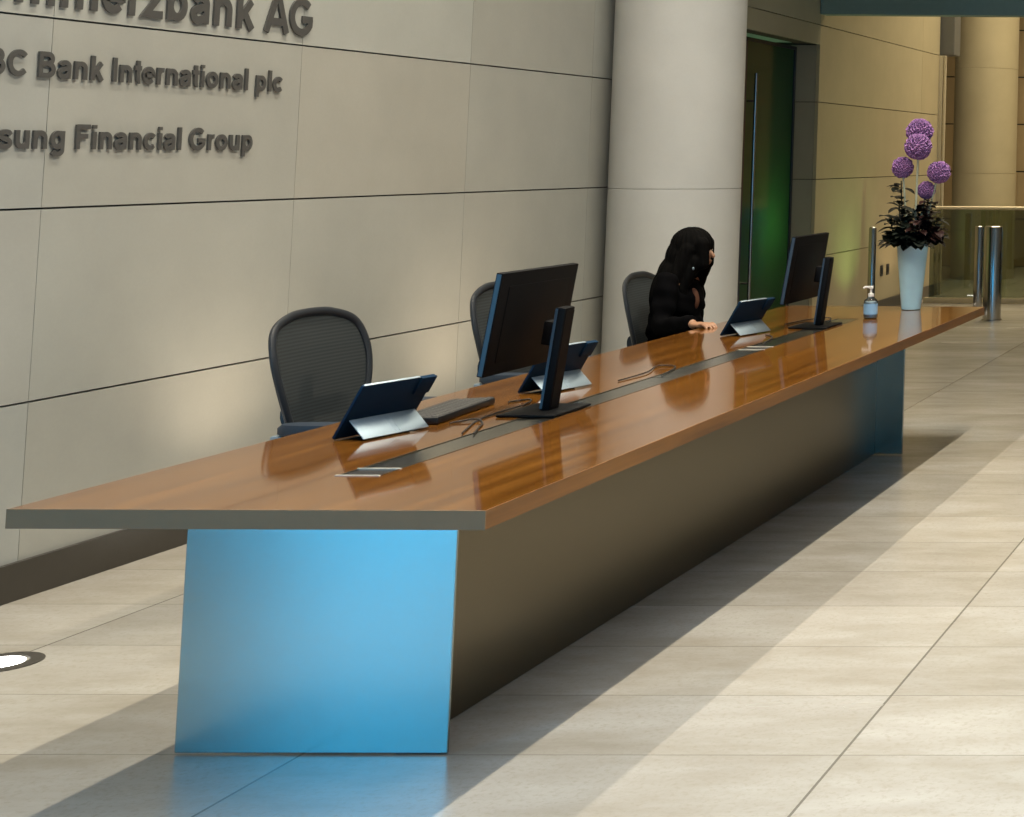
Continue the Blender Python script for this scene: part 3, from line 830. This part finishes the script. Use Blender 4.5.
# ------------------------------------------------------------------ person
def person():
    t = thing('person', 'person in black with long black hair, seated at the desk beyond the near monitor', 'person', (-3.50, 8.57, 0))
    
    # local frame: +x forward (towards desk), her right is -y
    def L(x, y, z): return (x, y, z)
    hip = (-.06, 0, .56); 
    head_c = Vector((.068, -.005, 1.105))
    # ---- body
    bm = B()
    ellipsoid(bm, (-.05,0,.55), (.13,.165,.10)); ellipsoid(bm, (-.045,0,.70), (.10,.135,.13)); ellipsoid(bm, (-.015,0,.84), (.105,.155,.13))
    ellipsoid(bm, (.0,0,.93), (.085,.165,.06))
    capsule(bm, (.01,0,.95), (.035,0,1.04), .052, .047)
    ellipsoid(bm, head_c+Vector((-.012,0,.012)), (.092,.074,.090)); ellipsoid(bm, head_c+Vector((.030,0,-.035)), (.058,.055,.070), (0,.25,0))
    ellipsoid(bm, head_c+Vector((.060,0,-.082)), (.024,.024,.018))
    capsule(bm, head_c+Vector((.083,0,.0)), head_c+Vector((.104,0,-.036)), .007, .011, 10)
    ellipsoid(bm, head_c+Vector((.086,0,-.060)), (.010,.022,.006)); ellipsoid(bm, head_c+Vector((.083,0,-.070)), (.010,.019,.006))
    for s in (-1, 1):
        ellipsoid(bm, head_c+Vector((.076, s*.031, .008)), (.012,.018,.006)); ellipsoid(bm, head_c+Vector((-.005, s*.074, -.015)), (.020,.008,.030))
    for s, hand in ((-1, Vector((.285,-.40,.752))), (1, Vector((.20,.08,.60)))):
        sh = Vector((.0, s*.165, .925)); el = Vector((.0, .20, .70)) if s > 0 else Vector((.01,-.235,.715))
        capsule(bm, sh, el, .046, .036); capsule(bm, el, hand+Vector((-.06, .015*-s, .0)), .036, .025)
        # palm + fingers; forward dir
        f = (hand-el).normalized(); f.z = 0; f.normalize(); side = Vector((-f.y, f.x, 0))
        w = hand+Vector((-.06, .015*-s, .0)); 
        pc = w + f*.055
        ellipsoid(bm, pc, (.048,.038,.014), (0,0,math.atan2(f.y,f.x)))
        for k, (o_, ln) in enumerate(((-.028,.058),(-.010,.068),(.009,.072),(.027,.062))):
            o2 = o_*(-1 if s<0 else 1)
            a = pc + f*.036 + side*o2; b = a + f*ln*.42 + side*o2*.10 + Vector((0,0,.008)); c = b + f*ln*.34 + Vector((0,0,-.008)); d_ = c + f*ln*.24 + Vector((0,0,-.013))
            for p_, q_, r1, r2 in ((a,b,.0095,.0085),(b,c,.0085,.0078),(c,d_,.0078,.007)): capsule(bm, p_, q_, r1, r2, 8)
        th = side*(1 if s<0 else -1)
        a = w + f*.025 + th*.028; b = a + f*.034 + th*.026 + Vector((0,0,-.002)); c = b + f*.028 + th*.006 + Vector((0,0,-.006))
        capsule(bm, a, b, .012, .0105, 8); capsule(bm, b, c, .0105, .009, 8)
    for s in (-1, 1):
        hp = Vector((-.03, s*.085, .53)); kn = Vector((.40, s*.10, .505)); an = Vector((.36, s*.10, .09))
        capsule(bm, hp, kn, .078, .052); capsule(bm, kn, an, .052, .034); capsule(bm, an+Vector((-.01,0,-.03)), an+Vector((.13,0,-.06)), .034, .022)
    body = obj('body', bake_remesh(bm, .0042, 3), 'skin', t)
    # ---- jacket
    bm = B()
    ellipsoid(bm, (-.05,0,.56), (.145,.180,.09)); ellipsoid(bm, (-.020,0,.70), (.135,.160,.14)); ellipsoid(bm, (-.008,0,.83), (.130,.178,.13)); ellipsoid(bm, (-.008,0,.925), (.098,.178,.062))
    ellipsoid(bm, (.010,0,.965), (.066,.075,.035))
    for s, hand, el in ((-1, Vector((.285,-.40,.752)), Vector((.01,-.235,.720))), (1, Vector((.20,.08,.60)), Vector((.0,.20,.70)))):
        sh = Vector((.0, s*.165, .925)); w = hand+Vector((-.06, .015*-s, .0)); w2 = el.lerp(w, 1.02); w2.z += .006
        capsule(bm, sh+Vector((0,0,.006)), el, .064, .050); tube(bm, [el, el.lerp(w2,.5), w2], [.050,.042,.036], 14)
    j = bake_remesh(bm, .008, 5)
    for v in j.verts:     # folds
        v.co += v.normal*(.0035*math.sin(v.co.z*70+v.co.y*25) + .003*math.sin(v.co.x*60+v.co.z*35))
    obj('jacket', j, 'cloth', t)
    # blouse opening at the chest
    bm = B(); ellipsoid(bm, (.098,-.045,.850), (.024,.020,.055), (0,-.15,0)); obj('blouse', bm, 'blouse', t)
    # ---- trousers
    bm = B(); ellipsoid(bm, (-.05,0,.535), (.150,.185,.075))
    for s in (-1, 1):
        hp = Vector((-.03, s*.088, .53)); kn = Vector((.40, s*.10, .505)); an = Vector((.365, s*.10, .10))
        capsule(bm, hp, kn, .090, .064); tube(bm, [kn, kn.lerp(an,.5), an], [.064,.055,.050], 14)
    obj('trousers', bake_remesh(bm, .010, 5), 'cloth', t)
    for s in (-1, 1):
        bm = B(); an = Vector((.36, s*.10, .0))
        ellipsoid(bm, an+Vector((.0,0,.045)), (.055,.042,.045)); ellipsoid(bm, an+Vector((.10,0,.03)), (.085,.044,.030))
        sh = bake_remesh(bm, .006, 4)
        for v in sh.verts: v.co.z = max(v.co.z, .001)
        obj('shoe', sh, 'shoe', t)
    # ---- hair: cap plus long curtain over shoulders and back
    bm = B()
    ellipsoid(bm, head_c+Vector((-.010,0,.022)), (.108,.094,.095))
    ellipsoid(bm, head_c+Vector((-.055,0,-.05)), (.085,.098,.115))
    ellipsoid(bm, (-.015,0,.965), (.095,.125,.115)); ellipsoid(bm, (-.075,0,.88), (.060,.130,.15), (0,.12,0))
    for s in (-1, 1):
        capsule(bm, head_c+Vector((.066 if s<0 else .045, s*.060, .030)), head_c+Vector((.078 if s<0 else .05, s*.066, -.075)), .036, .030)
        capsule(bm, head_c+Vector((.045, s*.072, -.06)), (.055, s*.105, .90), .034, .026)
        capsule(bm, head_c+Vector((.0, s*.07, .0)), (.01, s*.12, .92), .042, .036)
        capsule(bm, (.055, s*.105, .90), (.075, s*.100, .80), .028, .012)
    h_ = bake_remesh(bm, .006, 4)
    for v in h_.verts:
        a = math.atan2(v.co.y, v.co.x-.03)
        v.co += v.normal*(.0022*math.sin(a*26+v.co.z*6))
    obj('hair', h_, 'hair', t)
    for s in (-1, 1):
        bm = B(); ellipsoid(bm, head_c+Vector((.0775, s*.031, -.003)), (.010,.012,.008), None, 14, 8); obj('eye', bm, 'eyew', t)
    bm = B(); ellipsoid(bm, head_c+Vector((.045,-.108,-.095)), (.006,.005,.008), None, 10, 6); obj('earring', bm, 'silver', t)
    return t
person()

# ------------------------------------------------------------------ lights
def area(name, loc, size, sizey, power, col, rot=(0,0,0), spread=180):
    l = bpy.data.lights.new(name, 'AREA'); l.shape = 'RECTANGLE'; l.size = size; l.size_y = sizey
    l.energy = power; l.color = col; l.spread = math.radians(spread)
    o = bpy.data.objects.new(name, l); C.objects.link(o); o.location = loc; o.rotation_euler = rot; return o
def spot(name, loc, target, power, col, angle=60, blend=.8, rad=.04):
    l = bpy.data.lights.new(name, 'SPOT'); l.energy = power; l.color = col; l.spot_size = math.radians(angle); l.spot_blend = blend; l.shadow_soft_size = rad
    o = bpy.data.objects.new(name, l); C.objects.link(o); o.location = loc
    o.rotation_euler = (Vector(target)-Vector(loc)).to_track_quat('-Z', 'Y').to_euler(); return o
area('ceiling_row_light', (-1.10, 6.5, 6.0), .08, 6.2, 235, (1.,.90,.72), spread=120)
area('ceiling_row_light', (-3.60, 6.5, 6.0), .08, 6.2, 140, (1.,.91,.75), spread=120)
area('ceiling_fill_light', (2.0, 1.0, 6.1), 6, 8, 400, (.94,.975,1.), spread=110)  # added broad fill that softens the shadows
area('far_warm_fill', (-3.0, 19.3, 6.0), 4, 5, 330, (1.,.84,.56), spread=130)  # added warm fill for the far wall, column and floor
# in-ground uplights
spot('uplight_lamp', (-4.19, 5.20, .03), (-4.55, 5.20, 2.5), 30, (1.,.98,.94), 110, 1., .06)
for y, c, p in zip(UPL, ((1,.80,.58),(1,.78,.55),(1,.78,.55),(.55,1.,.30),(1,.72,.42)), (34,34,30,22,16)):
    spot('uplight_lamp', (-4.28, y, .03), (-4.60, y, 2.5), p, c, 110, 1., .06)
spot('vase_fill_spot', (-1.6, 8.2, 6.0), (VX, VY, .95), 250, (.55,.82,1.), 12, .6, .05)  # added bluish lamp that brightens the vase
# green lit vestibule
l = bpy.data.lights.new('vestibule_lamp', 'POINT'); l.energy = 15; l.color = (.50,1.,.50); l.shadow_soft_size = .3
o = bpy.data.objects.new('vestibule_lamp', l); C.objects.link(o); o.location = (-5.30, 13.95, 1.0)
# daylight portals
for loc, sx, sy, rot in (((4.0, -7.02, 1.6), 6.0, 3.2, (-PI/2,0,PI)),):
    a = area('daylight_portal', loc, sx, sy, 1, (1,1,1), rot); a.data.cycles.is_portal = True
area('added_blue_light', (WX-.05, .35, 1.4), 2.5, 2.0, 190, (.055,.52,1.), (0,-PI/2,0))  # added blue source that tints the near end panel and floor
w = bpy.data.worlds.new('evening_sky'); sc.world = w; w.use_nodes = True
bg = w.node_tree.nodes['Background']
bg.inputs[0].default_value = (.06,.50,.95,1); bg.inputs[1].default_value = 2.6

# ------------------------------------------------------------------ camera
YAW, PITCH, ROLL, PX, PY, F = math.radians(.92215612), math.radians(4.13877135), math.radians(.39401832), 1370.909757, 43.966192, 1600.
cy_, sy_, cp_, sp_ = math.cos(YAW), math.sin(YAW), math.cos(PITCH), math.sin(PITCH)
f = Vector((sy_*cp_, cy_*cp_, sp_)); r = Vector((cy_, -sy_, 0)); u = r.cross(f)
c_, s_ = math.cos(ROLL), math.sin(ROLL)
r2 = r*c_ + u*s_; u2 = -r*s_ + u*c_
cam = bpy.data.cameras.new('camera'); co = bpy.data.objects.new('camera', cam); C.objects.link(co)
co.matrix_world = Matrix(((r2.x,u2.x,-f.x,0),(r2.y,u2.y,-f.y,0),(r2.z,u2.z,-f.z,1.60),(0,0,0,1)))
cam.sensor_fit = 'HORIZONTAL'; cam.sensor_width = 36; cam.lens = F*36/1024
cam.shift_x = -(PX-512)/1024; cam.shift_y = (PY-408.5)/1024
cam.clip_start = .05; cam.clip_end = 100
sc.camera = co
